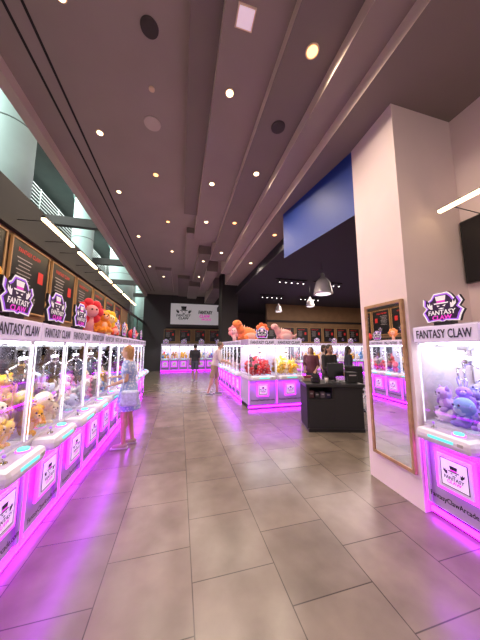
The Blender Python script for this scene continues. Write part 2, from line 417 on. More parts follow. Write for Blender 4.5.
# ---------------- plush ----------------
def plush_mesh(kind, m1=PL1, m2=PL2, big=True):
    b = B(); u, v = (12, 8) if big else (8, 6)
    if kind not in ('chick','flower','dinosaur'):
        b.sph((0,0,0.42), (0.36,0.32,0.42), m1, u, v); b.sph((0,-0.1,0.40), (0.26,0.25,0.32), m2, u, v)
        b.sph((0,-0.05,1.0), (0.4,0.36,0.36), m1, u, v)
        for s in (-1,1):
            b.sph((s*0.36,-0.12,0.55), (0.13,0.13,0.27), m1, 8, 6, (0,s*-0.6,0))
            b.sph((s*0.22,-0.3,0.14), (0.15,0.25,0.15), m1, 8, 6)
            b.sph((s*0.14,-0.37,1.06), 0.05, EYE, 6, 5)
        b.sph((0,-0.37,0.93), (0.16,0.1,0.12), m2, 8, 6); b.sph((0,-0.46,0.97), (0.05,0.03,0.035), EYE, 6, 4)
    if kind == 'bear':
        for s in (-1,1): b.sph((s*0.3,0,1.3), (0.14,0.08,0.14), m1, 8, 6)
    elif kind == 'bunny':
        for s in (-1,1): b.sph((s*0.16,0,1.6), (0.1,0.07,0.36), m1, 8, 6, (0,s*0.15,0)); b.sph((s*0.16,-0.05,1.6), (0.055,0.04,0.27), m2, 8, 6, (0,s*0.15,0))
    elif kind == 'cat':
        for s in (-1,1): b.cyl((s*0.24,0,1.2),(s*0.31,0,1.48), 0.15, 0.01, m1, 8)
        b.cyl((0,0.3,0.3),(0.3,0.5,0.6),0.07,0.05,m1,8)
    elif kind == 'chick':
        b.sph((0,0,0.6), (0.55,0.52,0.55), m1, u, v); b.sph((0,-0.12,0.5), (0.42,0.42,0.4), m2, u, v)
        for s in (-1,1):
            b.sph((s*0.2,-0.48,0.78), 0.06, EYE, 6, 5); b.sph((s*0.55,0,0.6), (0.1,0.2,0.25), m1, 8, 6); b.sph((s*0.2,-0.2,0.06),(0.13,0.2,0.07), m2, 8, 6)
        b.cyl((0,-0.5,0.66),(0,-0.68,0.64),0.09,0.01,m2,8)
    elif kind == 'octopus':
        for k in range(7):
            a = k*2*math.pi/7; b.cap((0.2*math.cos(a),0.2*math.sin(a),0.3),0.16,(0.55*math.cos(a),0.55*math.sin(a),0.1),0.09,m1)
    elif kind == 'flower':
        b.cap((0,0,0.05),0.16,(0,0,0.6),0.14,m2); b.sph((0,-0.12,0.85),(0.26,0.2,0.26),m2,u,v)
        for k in range(7):
            a = k*2*math.pi/7; b.sph((0.36*math.cos(a),0,0.85+0.36*math.sin(a)),(0.2,0.13,0.2),m1,10,7)
        for s in (-1,1): b.sph((s*0.09,-0.31,0.9),0.035,EYE,6,5)
    elif kind == 'dinosaur':
        b.sph((0,0,0.42),(0.75,0.42,0.44),m1,18,12); b.cap((-0.5,0,0.5),0.28,(-0.85,-0.05,0.95),0.2,m1); b.sph((-0.98,-0.08,1.02),(0.33,0.24,0.24),m1,14,10)
        b.cap((0.55,0,0.3),0.24,(1.15,0.1,0.25),0.1,m1); b.sph((0,-0.22,0.3),(0.55,0.26,0.3),m2,14,10); b.cap((1.15,0.1,0.25),0.1,(1.35,0.1,0.5),0.04,m1)
        for sx in (-0.4,0.4):
            for sy in (-0.28,0.28): b.cap((sx,sy,0.2),0.15,(sx,sy*1.2,0.09),0.12,m1)
        for k in range(6): b.cyl((-0.5+k*0.22,0,0.80-0.03*k),(-0.48+k*0.22,0,1.04-0.05*k),0.09,0.01,m2,8)
        for s in (-1,1): b.sph((-1.08,-0.08+s*0.19,1.10),0.04,EYE,6,5)
    return b.mesh('plush_'+kind)
KIN = ['bear','bunny','cat','chick']
PM = {k: plush_mesh(k) for k in KIN+['octopus','flower','dinosaur']}
pal = {'y': [(0.9,0.46,0.01),(0.9,0.54,0.02),(0.9,0.60,0.06),(0.9,0.62,0.1),(0.85,0.72,0.5)], 'w': [(0.85,0.8,0.8),(0.8,0.5,0.6),(0.85,0.68,0.5),(0.6,0.62,0.8)],
       'p': [(0.8,0.2,0.42),(0.85,0.65,0.75),(0.5,0.25,0.7),(0.85,0.8,0.78)], 'm': [(0.8,0.1,0.2),(0.85,0.82,0.8),(0.15,0.35,0.75),(0.85,0.5,0.05)],
       'r': [(0.7,0.02,0.03),(0.45,0.01,0.03),(0.05,0.02,0.02),(0.75,0.03,0.12)], 'b': [(0.32,0.18,0.72),(0.2,0.3,0.78),(0.5,0.32,0.8),(0.8,0.7,0.85),(0.25,0.22,0.7)],
       'o': [(0.85,0.22,0.03),(0.45,0.2,0.08),(0.85,0.6,0.3)]}
def cname(c):
    r,g,bb = c
    if max(c)-min(c) < 0.14: return 'black' if r < 0.2 else 'white'
    if r > 0.6 and g > 0.4 and bb < 0.3: return 'yellow'
    if r > 0.6 and g < 0.12: return 'red'
    if r > 0.6 and g < 0.35 and bb < 0.15: return 'orange'
    if bb > 0.74: return 'lilac blue'
    if r > 0.6 and g > 0.6: return 'cream'
    if r > 0.6: return 'pink'
    if bb > 0.5: return 'lavender blue'
    if bb > 0.3: return 'teal'
    return 'dark red' if r > g*3 else 'brown'
def add_plush(kind, loc, size, col, rot, where, group):
    o = bpy.data.objects.new('plush_'+kind, PM[kind]); COL.objects.link(o)
    o.location = loc; o.scale = (size,)*3; o.rotation_euler = rot; o.color = (*col, 1)
    o['label'] = '%s plush %s toy %s' % (cname(col), kind, where); o['category'] = 'plush toy'; o['group'] = group
seqL = ['y','y','y','w','p','m','w','b','m','r','p','y','w','m']
stuff = B(); SM = {}
def stuffmat(c):
    k = cname(c)
    if k not in SM: SM[k] = mat('far_plush_'+k.replace(' ','_'), c, 0.9)
    return SM[k]
cnt = 0
for idx, (x,y,rz,w,tier) in enumerate(machines):
    if tier == 9: continue
    if idx < NL: key = seqL[idx]
    elif idx < NL+3: key = 'b'
    elif idx == NL+3: key = 'r'
    elif idx == NL+4: key = 'y'
    else: key = random.choice('pwmrybo')
    R = Matrix.Rotation(rz, 3, 'Z')
    nx = 3 if w < 0.6 else 4
    slots = []
    if tier == 3:
        for i in range(3):
            for j in range(4): slots.append(((i-1)*0.16, -0.29+j*0.16, 0.872))
        slots += [(-0.15,-0.24,0.98),(0.02,-0.26,0.97),(0.16,-0.2,0.98),(-0.1,-0.08,1.0),(0.1,-0.04,1.02),(0.12,0.12,1.04),(-0.1,0.12,1.06),(0.0,0.22,1.1)]
    elif tier == 0:
        for i in range(nx):
            for j in range(3): slots.append(((i-(nx-1)/2)*0.155, -0.28+j*0.17, 0.872))
        for i in range(nx):
            for j in range(3): slots.append(((i-(nx-1)/2)*0.15, -0.26+j*0.17, 0.98+0.03*j))
        slots += [(0.14,0.05,1.13),(-0.12,0.08,1.14),(0.0,0.2,1.16)]
    else:
        for i in range(3): slots.append(((i-1)*0.155, -0.28, 0.872)); slots.append(((i-1)*0.155, -0.15, 0.98))
        slots += [(0.08,0.05,1.1),(-0.1,0.05,1.1)]
    for s in slots:
        v = R @ Vector((s[0]+random.uniform(-.015,.015), s[1]+random.uniform(-.015,.015), s[2])); c = random.choice(pal[key])
        loc = (x+v.x, y+v.y, v.z)
        if tier == 2:
            m = stuffmat(c); stuff.sph((loc[0],loc[1],loc[2]+0.06),(0.08,0.08,0.07),m,8,6); stuff.sph((loc[0],loc[1]-0.03,loc[2]+0.15),0.06,m,8,6)
        else:
            cnt += 1
            add_plush(random.choice(KIN), loc, random.uniform(0.135,0.17), c, (random.uniform(-.5,.3),random.uniform(-.4,.4),rz+random.uniform(-.6,.6)), 'piled inside a claw machine', 'plush prizes in claw machines')
o = stuff.obj('plush_toys'); o['kind'] = 'stuff'; o['label'] = 'assorted colourful plush toys inside distant claw machines'; o['category'] = 'plush toys'
print('plush', cnt)
for (x,y,k,c,s,rz) in ((-1.27,1.84,'flower',(0.9,0.42,0.02),0.27,1.2),(-1.5,2.3,'bear',(0.35,0.06,0.6),0.22,1.0),
    (-1.22,3.60,'flower',(0.75,0.02,0.04),0.33,0.8),(-1.15,3.88,'octopus',(0.9,0.30,0.02),0.25,0.9),(-1.42,4.05,'octopus',(0.75,0.02,0.03),0.36,1.2),(-1.14,4.18,'flower',(0.9,0.55,0.02),0.28,0.9),(-1.17,4.45,'dinosaur',(0.85,0.08,0.02),0.22,1.4),(-1.42,4.6,'flower',(0.75,0.02,0.04),0.36,1.0),
    (-1.3,6.0,'flower',(0.9,0.3,0.1),0.26,1.2),(-1.3,7.1,'chick',(0.75,0.04,0.06),0.25,1.4),
    (2.35,6.45,'flower',(0.85,0.16,0.05),0.36,-0.1),(2.98,6.3,'dinosaur',(0.85,0.42,0.42),0.36,0.2),(2.2,7.5,'dinosaur',(0.85,0.22,0.06),0.52,0.5),
    (2.15,9.2,'flower',(0.8,0.3,0.35),0.50,-0.5)):
    add_plush(k, (x,y,1.815), s, c, (0,0,rz), 'sitting on top of claw machines', 'large plush toys on machine tops')

# ---------------- posters ----------------
GLOWF = mat('warm_lit_frame', (0.40,0.23,0.10), 0.5, emit=(1.0,0.5,0.16), es=0.07)  # warm lamp light on the frames put in as tint and faint emission
def poster():
    b = B(); b.box((0,0,0), (0.80,0.03,0.88), BLACK)
    for sx in (-1,1): b.box((sx*0.40,-0.012,0), (0.018,0.03,0.90), GLOWF)
    for sz in (-1,1): b.box((0,-0.012,sz*0.44), (0.82,0.03,0.018), GLOWF)
    b.text('FANTASY CLAW', (-0.05,-0.018,0.32), 0.46, RED, 0.055, 0.02)
    for k in range(7): b.box((-0.14,-0.017,0.22-k*0.05), (0.30-0.04*(k % 3),0.003,0.012), GREYI)
    b.box((0.22,-0.017,0.08), (0.12,0.003,0.16), RED)
    emblem(b, (0.05,-0.018,-0.27), 0.22, GREYI, VIOLET)
    return b.mesh('poster')
PO = poster()
def put_poster(x,y,z,rz,s=1.0):
    o = bpy.data.objects.new('poster', PO); COL.objects.link(o); o.location = (x,y,z); o.rotation_euler = (0,0,rz); o.scale = (s,)*3
    o['label'] = 'black framed wall poster with red and white lettering'; o['category'] = 'poster'; o['group'] = 'framed posters above machines'
for i in range(7): put_poster(-1.983, 2.72+i*0.9, 2.49, R90)
for i in range(5): put_poster(-0.7+i*1.05, 16.934, 2.4, 0, 0.95)
for i in range(8): put_poster(5.4+i*0.95, 12.883, 2.35, 0, 1.0)

b = B(); b.box((1.0,0,0), (3.4,0.04,1.5), mat('banner_white', (0.75,0.72,0.74), 0.6, emit=(1,0.95,1), es=0.2))
emblem(b, (0.2,-0.03,0.05), 1.3, BLACK, BLACK)
b.text('FANTASY', (1.75,-0.03,0.16), 1.0, BLACK, 0.24, 0.04, shear=0.1); b.text('CLAW', (1.7,-0.03,-0.12), 0.75, PINK, 0.22, 0.04, shear=0.1); b.text('ARCADE', (1.8,-0.03,-0.36), 0.7, PINK, 0.13, 0.03)
for x in (-0.6,2.6): b.cyl((x,0,0.75),(x,0,1.35),0.01,0.01,BLACK,6)
o = b.obj('banner', label='white hanging banner with black emblem and pink lettering', category='banner'); o.location = (0.0,16.9,3.95)

# ---------------- linear pendant lights ----------------
def linear(x,y,z,side,h=0.03):
    r = root('linear_light', 'slim black linear lamp with warm LED strip above the machines', 'light fixture', 'linear wall lamps'); r.location = (x,y,z)
    B().box((0,0,0.012+h/2),(0.04,0.80,h),BLACK,0.003).obj('housing', r)
    B().box((0,0,0.0),(0.045,0.79,0.026),WARM).obj('light_strip', r)
    for yy in (-0.3,0.3):
        b = B(); b.cyl((0,yy,0.02),(side*(0.32 if side < 0 else 0.5),yy,-0.0),0.005,0.005,BLACK,6); b.obj('bracket', r)
for i in range(6): linear(-1.62, 3.5+i*1.02, 3.12, -1)
for i in range(2): linear(2.80, 1.42-i*0.9, 3.12, 1, 0.014)

# ---------------- TV ----------------
r = root('television', 'black flat television mounted on the pink wall', 'television'); r.location = (3.27,1.28,2.72)
B().box((0,0,0),(0.06,1.24,0.76),BLACK,0.006).obj('housing', r)
B().box((-0.032,0,0),(0.004,1.20,0.72),mat('screen_glass',(0.01,0.01,0.012),0.1)).obj('screen', r)

# ---------------- ceiling fixtures ----------------
def downlight(x,y,z,r=0.05,bulb=WARMD,power=60):
    o = root('downlight','round recessed ceiling downlight with warm glow','light fixture','recessed ceiling downlights'); o.location = (x,y,z)
    b = B(); b.cyl((0,0,-0.012),(0,0,0.0),r*1.3,r*1.3,TRIM,20); b.obj('trim_ring', o)
    b = B(); b.cyl((0,0,-0.016),(0,0,-0.010),r,r,bulb,20); b.obj('bulb', o)
    l = bpy.data.lights.new('downlight_spot','SPOT'); l.energy = power; l.spot_size = 2.75; l.spot_blend = 0.8; l.color = (1.0,0.82,0.64); l.shadow_soft_size = 0.05
    lo = bpy.data.objects.new('spot_lamp', l); COL.objects.link(lo); lo.parent = o; lo.location = (0,0,-0.05)
for i,(x,y,z) in enumerate(((-1.33,2.44,5.3),(-1.45,4.1,5.3),(-1.52,5.7,5.3),(-1.45,8.0,5.3),(-1.45,11,5.3),(-0.61,4.9,5.3),(-0.45,6.8,5.3),(-0.4,9.0,5.3),(-0.9,12,5.16),
                (0.55,2.68,5.0),(0.55,4.48,5.0),(0.6,6.0,5.0),(0.8,8.9,4.98),(1.32,1.92,4.85),(1.3,3.8,4.85),(1.3,5.6,4.85),(1.3,7.6,4.85),(0.8,11.0,4.98),(2.3,5.3,4.50),(2.3,7.4,4.50),(0.6,0.2,5.0),(-1.3,0.2,5.3))):
    downlight(x,y,z,bulb=AMBERD if i in (13,5,15,6,18) else WARMD, power=98, r=0.058 if i == 13 else 0.046)
def disc(name,x,y,z,r,m,label,cat):
    b = B(); b.cyl((0,0,-0.015),(0,0,0),r,r*1.03,m,28); b.cyl((0,0,-0.02),(0,0,-0.012),r*0.85,r*0.85,m,28)
    o = b.obj(name,label=label,category=cat); o.location = (x,y,z)
GRIL = mat('speaker_dark_grille',(0.06,0.048,0.045),0.7)
disc('ceiling_speaker',-0.55,3.7,5.3,0.13,mat('speaker_white',(0.6,0.52,0.48),0.6),'round pale ceiling speaker grille','speaker')
disc('ceiling_speaker',-0.45,2.47,5.3,0.10,GRIL,'round dark ceiling speaker grille','speaker')
disc('ceiling_speaker',1.32,2.84,4.85,0.10,GRIL,'round dark ceiling speaker grille','speaker')
disc('sprinkler',-0.5,3.15,5.3,0.04,TRIM,'small ceiling sprinkler head','sprinkler')
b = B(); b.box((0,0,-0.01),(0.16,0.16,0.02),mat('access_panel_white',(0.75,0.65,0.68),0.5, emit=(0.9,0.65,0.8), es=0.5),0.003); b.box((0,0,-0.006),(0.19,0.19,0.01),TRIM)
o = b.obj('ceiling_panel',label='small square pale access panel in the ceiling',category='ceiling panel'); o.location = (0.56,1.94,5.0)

def pendant(x,y,z,k=1.0):
    r = root('pendant_lamp','silvery bell-shaped pendant lamp hanging in the side hall','pendant lamp','bell pendant lamps'); r.location = (x,y,z)
    b = B(); b.loft([((0,0,-0.28*k),0.26*k,0.26*k),((0,0,-0.22*k),0.24*k,0.24*k),((0,0,-0.08*k),0.215*k,0.215*k),((0,0,0.06*k),0.18*k,0.18*k),((0,0,0.14*k),0.12*k,0.12*k),((0,0,0.19*k),0.06*k,0.06*k),((0,0,0.3*k),0.05*k,0.05*k)], PALEM, 24); b.obj('lamp_shade', r)
    b = B(); b.cyl((0,0,0.3*k),(0,0,4.2-z),0.008,0.008,BLACK,6); b.obj('cord', r)
    b = B(); b.cyl((0,0,-0.29*k),(0,0,-0.282*k),0.2*k,0.2*k,LEDS,20); b.obj('bulb', r)
pendant(4.15,6.0,3.5,1.1); pendant(5.3,8.6,3.5,0.7); pendant(4.6,10.3,3.5,0.7)
WSPOT = mat('white_spot',(1,1,1),0.5,emit=(1,0.95,0.9),es=9)
for (x0,y) in ((3.5,5.2),(3.6,7.9),(5.2,7.9),(3.9,10.6),(6.0,10.6)):
    r = root('track_light','black ceiling track with small white spotlights','light fixture','ceiling track lights'); r.location = (x0,y,4.15)
    B().box((0.5,0,0.02),(1.3,0.04,0.04),BLACK).obj('track', r)
    for k in range(5):
        b = B(); b.cyl((k*0.25,0,-0.1),(k*0.25,0,0.0),0.03,0.022,BLACK,12); b.cyl((k*0.25,0,-0.105),(k*0.25,0,-0.1),0.024,0.024,WSPOT,12); b.obj('spotlight_head', r)

# ---------------- mirror on pillar ----------------
r = root('wall_mirror','tall rectangular wall mirror with light oak frame','mirror')
r.location = (2.355,2.24,1.225); r.rotation_euler = (0,0,-R90-0.043)
b = B()
for sx in (-1,1): b.box((sx*0.262,0,0),(0.035,0.035,1.80),WOOD,0.004)
for sz in (-1,1): b.box((0,0,sz*0.885),(0.55,0.035,0.035),WOOD,0.004)
b.obj('frame', r)
B().box((0,0.0,0),(0.50,0.012,1.745),MIRROR).obj('mirror_glass', r)

# ---------------- desk ----------------
r = root('service_desk','bulky black service counter with a small open shelf','desk'); r.location = (3.0,4.25,0); r.rotation_euler = (0,0,-0.28)
b = B(); b.box((0,0,0.86),(1.12,0.64,0.06),BLACK,0.008); b.obj('countertop', r)
b = B(); 
for x in (-0.51,-0.02,0.51): b.box((x,0.02,0.44),(0.05,0.54,0.8),BLACKM)
b.box((0,0.27,0.44),(1.02,0.03,0.8),BLACKM); b.box((0,0,0.03),(1.06,0.58,0.06),BLACK); b.box((0.26,-0.25,0.44),(0.54,0.04,0.8),BLACKM,0.004); b.box((-0.26,-0.255,0.31),(0.5,0.03,0.56),BLACKM,0.004)
b.obj('body', r)
B().box((-0.265,0.0,0.59),(0.45,0.5,0.025),BLACK).obj('shelf', r)
R = Matrix.Rotation(-0.28,3,'Z')
def desk_item(name,lx,ly,z,b,label,cat,grp=None,rz=0):
    v = R @ Vector((lx,ly,0)); o = b.obj(name,label=label,category=cat); o.location = (3.0+v.x,4.25+v.y,z); o.rotation_euler = (0,0,-0.28+rz)
    if grp: o['group'] = grp
cols = [(0.12,0.04,0.05),(0.03,0.03,0.03),(0.12,0.1,0.12),(0.04,0.04,0.1),(0.16,0.03,0.03)]
for k in range(4):
    h = random.uniform(0.08,0.14); c = cols[k % 5]
    b = B(); b.box((0,0,h/2),(0.09,0.14,h),mat('carton_%d'%k,c,0.6),0.004); b.box((0,-0.071,h*0.6),(0.05,0.002,h*0.2),GREYI)
    desk_item('carton',-0.42+k*0.11,-0.10,0.604,b,'small dark carton standing on a black shelf','box','cartons on desk shelves')
rt = root('computer_monitor','black computer monitor on the service counter','monitor'); v = R @ Vector((0.15,0.05,0)); rt.location = (3.0+v.x,4.25+v.y,0.89); rt.rotation_euler = (0,0,0.1)
B().box((0,0,0.24),(0.42,0.03,0.27),BLACK,0.006).obj('housing', rt)
b = B(); b.box((0,0,0.005),(0.2,0.15,0.01),BLACK,0.002); b.cyl((0,0.02,0.01),(0,0.02,0.2),0.015,0.015,BLACK,10); b.obj('stand', rt)
b = B(); b.box((0,0,0.05),(0.16,0.12,0.1),BLACK,0.01); b.box((0,-0.05,0.13),(0.14,0.02,0.1),BLACK,0.004,(-0.4,0,0)); desk_item('card_terminal',-0.3,-0.05,0.89,b,'small black payment terminal on the counter','payment terminal')
b = B(); b.box((0,0,0.1),(0.2,0.16,0.2),BLACKM,0.01); b.box((0,-0.082,0.14),(0.14,0.005,0.02),GREYI); desk_item('printer',0.44,0.0,0.89,b,'small black receipt printer on the counter','printer')
CUP = mat('paper_cup',(0.6,0.55,0.55),0.6)
b = B(); b.cyl((0,0,0),(0,0,0.11),0.028,0.038,CUP,16); b.cyl((0,0,0.11),(0,0,0.12),0.041,0.038,BLACK,16); desk_item('drink_cup',-0.12,-0.18,0.89,b,'white paper drink cup with black lid on the counter','cup')
b = B(); b.box((0,0,0.03),(0.2,0.14,0.06),mat('pale_carton',(0.35,0.25,0.2),0.7),0.004); b.box((0.01,0,0.085),(0.16,0.12,0.05),mat('dark_red_carton',(0.2,0.03,0.05),0.6),0.004); desk_item('box_stack',-0.42,0.14,0.89,b,'two stacked small boxes on the black counter','box')

rc = root('office_chair','black padded office chair beside the counter','chair'); rc.location = (4.35,5.2,0); rc.rotation_euler = (0,0,2.6)
b = B(); b.box((0,0,0.5),(0.46,0.46,0.08),BLACKM,0.03); b.obj('seat', rc)
b = B(); b.box((0,0.24,0.85),(0.42,0.07,0.56),BLACKM,0.03); b.box((0,0.25,0.55),(0.06,0.03,0.2),BLACK); b.obj('backrest', rc)
b = B(); b.cyl((0,0,0.08),(0,0,0.47),0.025,0.025,STEEL)
for k in range(5):
    a = k*2*math.pi/5; b.cyl((0,0,0.1),(0.27*math.cos(a),0.27*math.sin(a),0.065),0.02,0.014,BLACK,8); b.sph((0.27*math.cos(a),0.27*math.sin(a),0.03),0.03,BLACK,8,6)
b.obj('base', rc)

# ---------------- people ----------------
def remeshed(b, name, parent, voxel, m, smooth=4):
    me = b.mesh(name+'_raw'); o = bpy.data.objects.new(name, me); COL.objects.link(o)
    md = o.modifiers.new('r','REMESH'); md.mode = 'VOXEL'; md.voxel_size = voxel; md.use_smooth_shade = True
    s = o.modifiers.new('s','SMOOTH'); s.factor = 0.5; s.iterations = smooth
    bpy.context.view_layer.update()
    nm = bpy.data.meshes.new_from_object(o.evaluated_get(bpy.context.evaluated_depsgraph_get()))
    o.modifiers.clear(); o.data = nm; nm.name = name; nm.materials.clear(); nm.materials.append(m)
    for p in nm.polygons: p.use_smooth = True
    o.parent = parent; return o

def person(label, loc, rz, H, skin, hairc, topc, botc, shoec, pose, outfit='tee', hair='long', lean=0.0, female=True, sleeve=0.5, topmat=None):
    r = root('person', label, 'person'); r.location = loc; r.rotation_euler = (0,0,rz); k = H/1.66; r.scale = (k,k,k)
    SK = mat('skin',skin,0.55); HA = mat('hair',hairc,0.6,noise=0.3,nscale=40)
    TOP = topmat or mat('top_cloth',topc,0.85,noise=0.08,nscale=20); BOT = mat('bottom_cloth',botc,0.85); SH = mat('shoe_material',shoec,0.6)
    V = Vector
    def up(p):
        p = V(p)
        if p.z > 0.93:
            q = p-V((0,0,0.93)); q = Matrix.Rotation(lean,3,'X') @ q; p = q+V((0,0,0.93))
        return p
    sh = 0.165 if female else 0.19
    shd = {s: up((s*sh,0,1.365)) for s in (-1,1)}
    elb = {s: V(pose[s][0]) for s in (-1,1)}; wr = {s: V(pose[s][1]) for s in (-1,1)}
    feet = pose.get('feet', {-1:0.0, 1:0.0})
    hip = {s: V((s*0.085,0,0.90)) for s in (-1,1)}
    kne = {s: V((s*0.095,-0.02+feet[s]*0.5,0.49)) for s in (-1,1)}; ank = {s: V((s*0.1,0.02+feet[s],0.085)) for s in (-1,1)}
    def torso(b, inf=0.0, z0=0.86, z1=1.43):
        rs = [(0.86,0.14,0.10),(0.95,0.158,0.108),(1.08,0.125 if female else 0.145,0.09),(1.24,0.145 if female else 0.17,0.108),(1.35,sh*0.93,0.088),(1.41,0.10,0.07),(1.44,0.055,0.052)]
        rs = [q for q in rs if z0-0.01 <= q[0] <= z1+0.011]
        b.loft([(up((0,0,z)), rx+inf, ry+inf) for z,rx,ry in rs], SK, 20)
    b = B(); torso(b)
    b.cyl(up((0,0,1.40)), up((0,-0.012,1.50)), 0.058, 0.05, SK, 14)
    hc = up((0,-0.015,1.555))
    b.sph(hc, (0.072,0.088,0.105), SK, 20, 14, (lean,0,0)); b.sph(hc+V((0,-0.03,-0.05)), (0.052,0.055,0.055), SK, 16, 10)
    b.cyl(hc+V((0,-0.083,0.01)), hc+V((0,-0.106,-0.022)), 0.008, 0.014, SK, 8)
    for s in (-1,1):
        b.sph(hc+V((s*0.074,0.005,-0.01)), (0.01,0.02,0.03), SK, 8, 6)
        b.cap(shd[s], 0.05, elb[s], 0.036, SK); b.cap(elb[s], 0.037, wr[s], 0.024, SK)
        b.cap(hip[s], 0.082, kne[s], 0.053, SK); b.cap(kne[s]+V((0,0.008,-0.05)), 0.055, kne[s]+V((0,0.018,-0.13)), 0.052, SK); b.cap(kne[s], 0.052, ank[s], 0.033, SK)
        f = ank[s]; b.cap(f+V((0,0.02,-0.045)), 0.035, f+V((0,-0.13,-0.058)), 0.024, SK)
        d = (wr[s]-elb[s]).normalized(); side = d.cross(V((0,0,1)) if abs(d.z) < 0.8 else V((0,1,0))).normalized(); nrm = side.cross(d).normalized()
        if nrm.z > 0 : cur = -nrm
        else: cur = nrm
        pe = wr[s]+d*0.085
        for q in (-0.024,-0.008,0.008,0.024): b.cap(wr[s]+d*0.01+side*q*0.6, 0.014, pe+side*q, 0.012, SK)
        for q, ln in zip((-0.028,-0.0095,0.0095,0.028), (0.06,0.078,0.074,0.055)):
            p0 = pe+side*q; p1 = p0+d*ln*0.5+cur*0.012; p2 = p1+d*ln*0.35+cur*0.028
            b.cap(p0,0.009,p1,0.0085,SK); b.cap(p1,0.0085,p2,0.007,SK)
        ts = side*s; t0 = wr[s]+d*0.03+ts*0.022; t1 = t0+d*0.035+ts*0.028+cur*0.01; b.cap(t0,0.012,t1,0.01,SK); b.cap(t1,0.01,t1+d*0.03+cur*0.008,0.008,SK)
    remeshed(b,'body',r,0.0075,SK,2)
    for s in (-1,1):
        e = B(); e.sph(hc+V((s*0.029,-0.078,0.008)), (0.012,0.008,0.007), WHITE2, 8, 6); e.sph(hc+V((s*0.029,-0.084,0.008)), (0.006,0.004,0.006), EYE, 8, 6); e.obj('eye', r)
    B().sph(hc+V((0,-0.083,-0.052)), (0.022,0.008,0.006), mat('lips',(0.5,0.15,0.13),0.5), 10, 6).obj('mouth', r)
    b = B(); b.sph(hc+V((0,0.018,0.025)), (0.083,0.09,0.098), HA, 16, 12)
    if hair == 'long':
        b.loft([(hc+V((0,0.075,-0.24)),0.05,0.02),(hc+V((0,0.07,-0.12)),0.085,0.04),(hc+V((0,0.045,0.0)),0.085,0.06)], HA, 16)
    elif hair == 'bob':
        b.loft([(hc+V((0,0.045,-0.13)),0.075,0.045),(hc+V((0,0.04,-0.05)),0.088,0.065),(hc+V((0,0.03,0.02)),0.086,0.075)], HA, 16)
    remeshed(b,'hair',r,0.009,HA,3)
    if outfit == 'dress':
        b = B()
        rs = [(0.60,0.235,0.20),(0.75,0.215,0.175),(0.92,0.185,0.14),(1.08,0.14,0.108),(1.24,0.165,0.125),(1.35,sh,0.105),(1.40,0.10,0.078)]
        b.loft([(up((0,0,z)) if z > 0.93 else V((0,0,z)), a, c) for z,a,c in rs], TOP, 24)
        for s in (-1,1): b.cap(shd[s]+V((0,0,0.0)), 0.063, shd[s].lerp(elb[s],0.45), 0.066, TOP)
        remeshed(b,'dress',r,0.011,TOP,3)
    else:
        b = B(); torso(b, 0.016, 0.86, 1.41)
        for s in (-1,1):
            b.cap(shd[s], 0.06, shd[s].lerp(elb[s],min(1,sleeve*2)), 0.052, TOP)
            if sleeve > 0.5: b.cap(elb[s],0.05,elb[s].lerp(wr[s],0.9),0.036,TOP)
        remeshed(b,'shirt',r,0.010,TOP,3)
        b = B(); b.loft([((0,0,0.83),0.15,0.115),((0,0,0.9),0.168,0.12),((0,0,0.98),0.16,0.113)], BOT, 20)
        for s in (-1,1):
            if outfit == 'shorts': b.cyl(hip[s], hip[s].lerp(kne[s],0.9), 0.092, 0.085, BOT, 16)
            else:
                b.cap(hip[s],0.09,kne[s],0.065,BOT); b.cyl(kne[s],ank[s],0.063,0.05,BOT,16)
        remeshed(b,'shorts' if outfit == 'shorts' else 'trousers',r,0.010,BOT,3)
    for s in (-1,1):
        f = ank[s]; b = B(); b.cap(f+V((0,0.025,-0.04)),0.042,f+V((0,-0.135,-0.052)),0.032,SH); b.box((f.x,f.y-0.055,0.012),(0.085,0.26,0.024),GREYI,0.01); b.obj('shoe', r)
    return r

def floral(name, c1, c2, sc=26):
    m = bpy.data.materials.new(name); m.use_nodes = True; nt = m.node_tree; p = nt.nodes['Principled BSDF']; p.inputs['Roughness'].default_value = 0.85
    tc = nt.nodes.new('ShaderNodeTexCoord'); v = nt.nodes.new('ShaderNodeTexVoronoi'); v.inputs['Scale'].default_value = sc
    r = nt.nodes.new('ShaderNodeValToRGB'); r.color_ramp.elements[0].position = 0.35; r.color_ramp.elements[1].position = 0.5
    r.color_ramp.elements[0].color = (*c2,1); r.color_ramp.elements[1].color = (*c1,1)
    nt.links.new(tc.outputs['Object'], v.inputs['Vector']); nt.links.new(v.outputs['Distance'], r.inputs['Fac']); nt.links.new(r.outputs['Color'], p.inputs['Base Color'])
    return m
dm = floral('pale_blue_floral_cloth',(0.27,0.33,0.58),(0.55,0.56,0.70))
person('woman in pale blue patterned knee-length dress standing at a machine',(-0.80,4.32,0),-R90,1.62,(0.5,0.27,0.18),(0.36,0.18,0.07),(0.55,0.6,0.78),(0.6,0.6,0.7),(0.35,0.25,0.2),
       {-1:((-0.2,-0.03,1.1),(-0.15,-0.22,1.12)),1:((0.2,-0.02,1.1),(0.16,-0.22,1.03)),'feet':{-1:0.05,1:-0.05}},'dress','bob',0.06,True,topmat=dm)
rb = root('shoulder_bag','pale blue fabric shoulder bag hanging at a woman\'s hip','bag'); rb.location = (-0.74,4.06,0.80); rb.rotation_euler = (0,0,0.1)
BG = mat('bag_cloth',(0.45,0.48,0.62),0.8,noise=0.2,nscale=30)
b = B(); b.box((0,0,0),(0.26,0.09,0.24),BG,0.03); b.box((0,-0.047,0.03),(0.2,0.01,0.13),BG,0.004); b.obj('body', rb)
b = B(); pts = [(-0.11,0,0.1),(-0.10,0.02,0.3),(-0.02,0.07,0.56),(0.05,0.06,0.56),(0.11,0.02,0.3),(0.11,0,0.1)]
for p, q in zip(pts, pts[1:]): b.cap(p,0.008,q,0.008,BG)
b.obj('strap', rb)

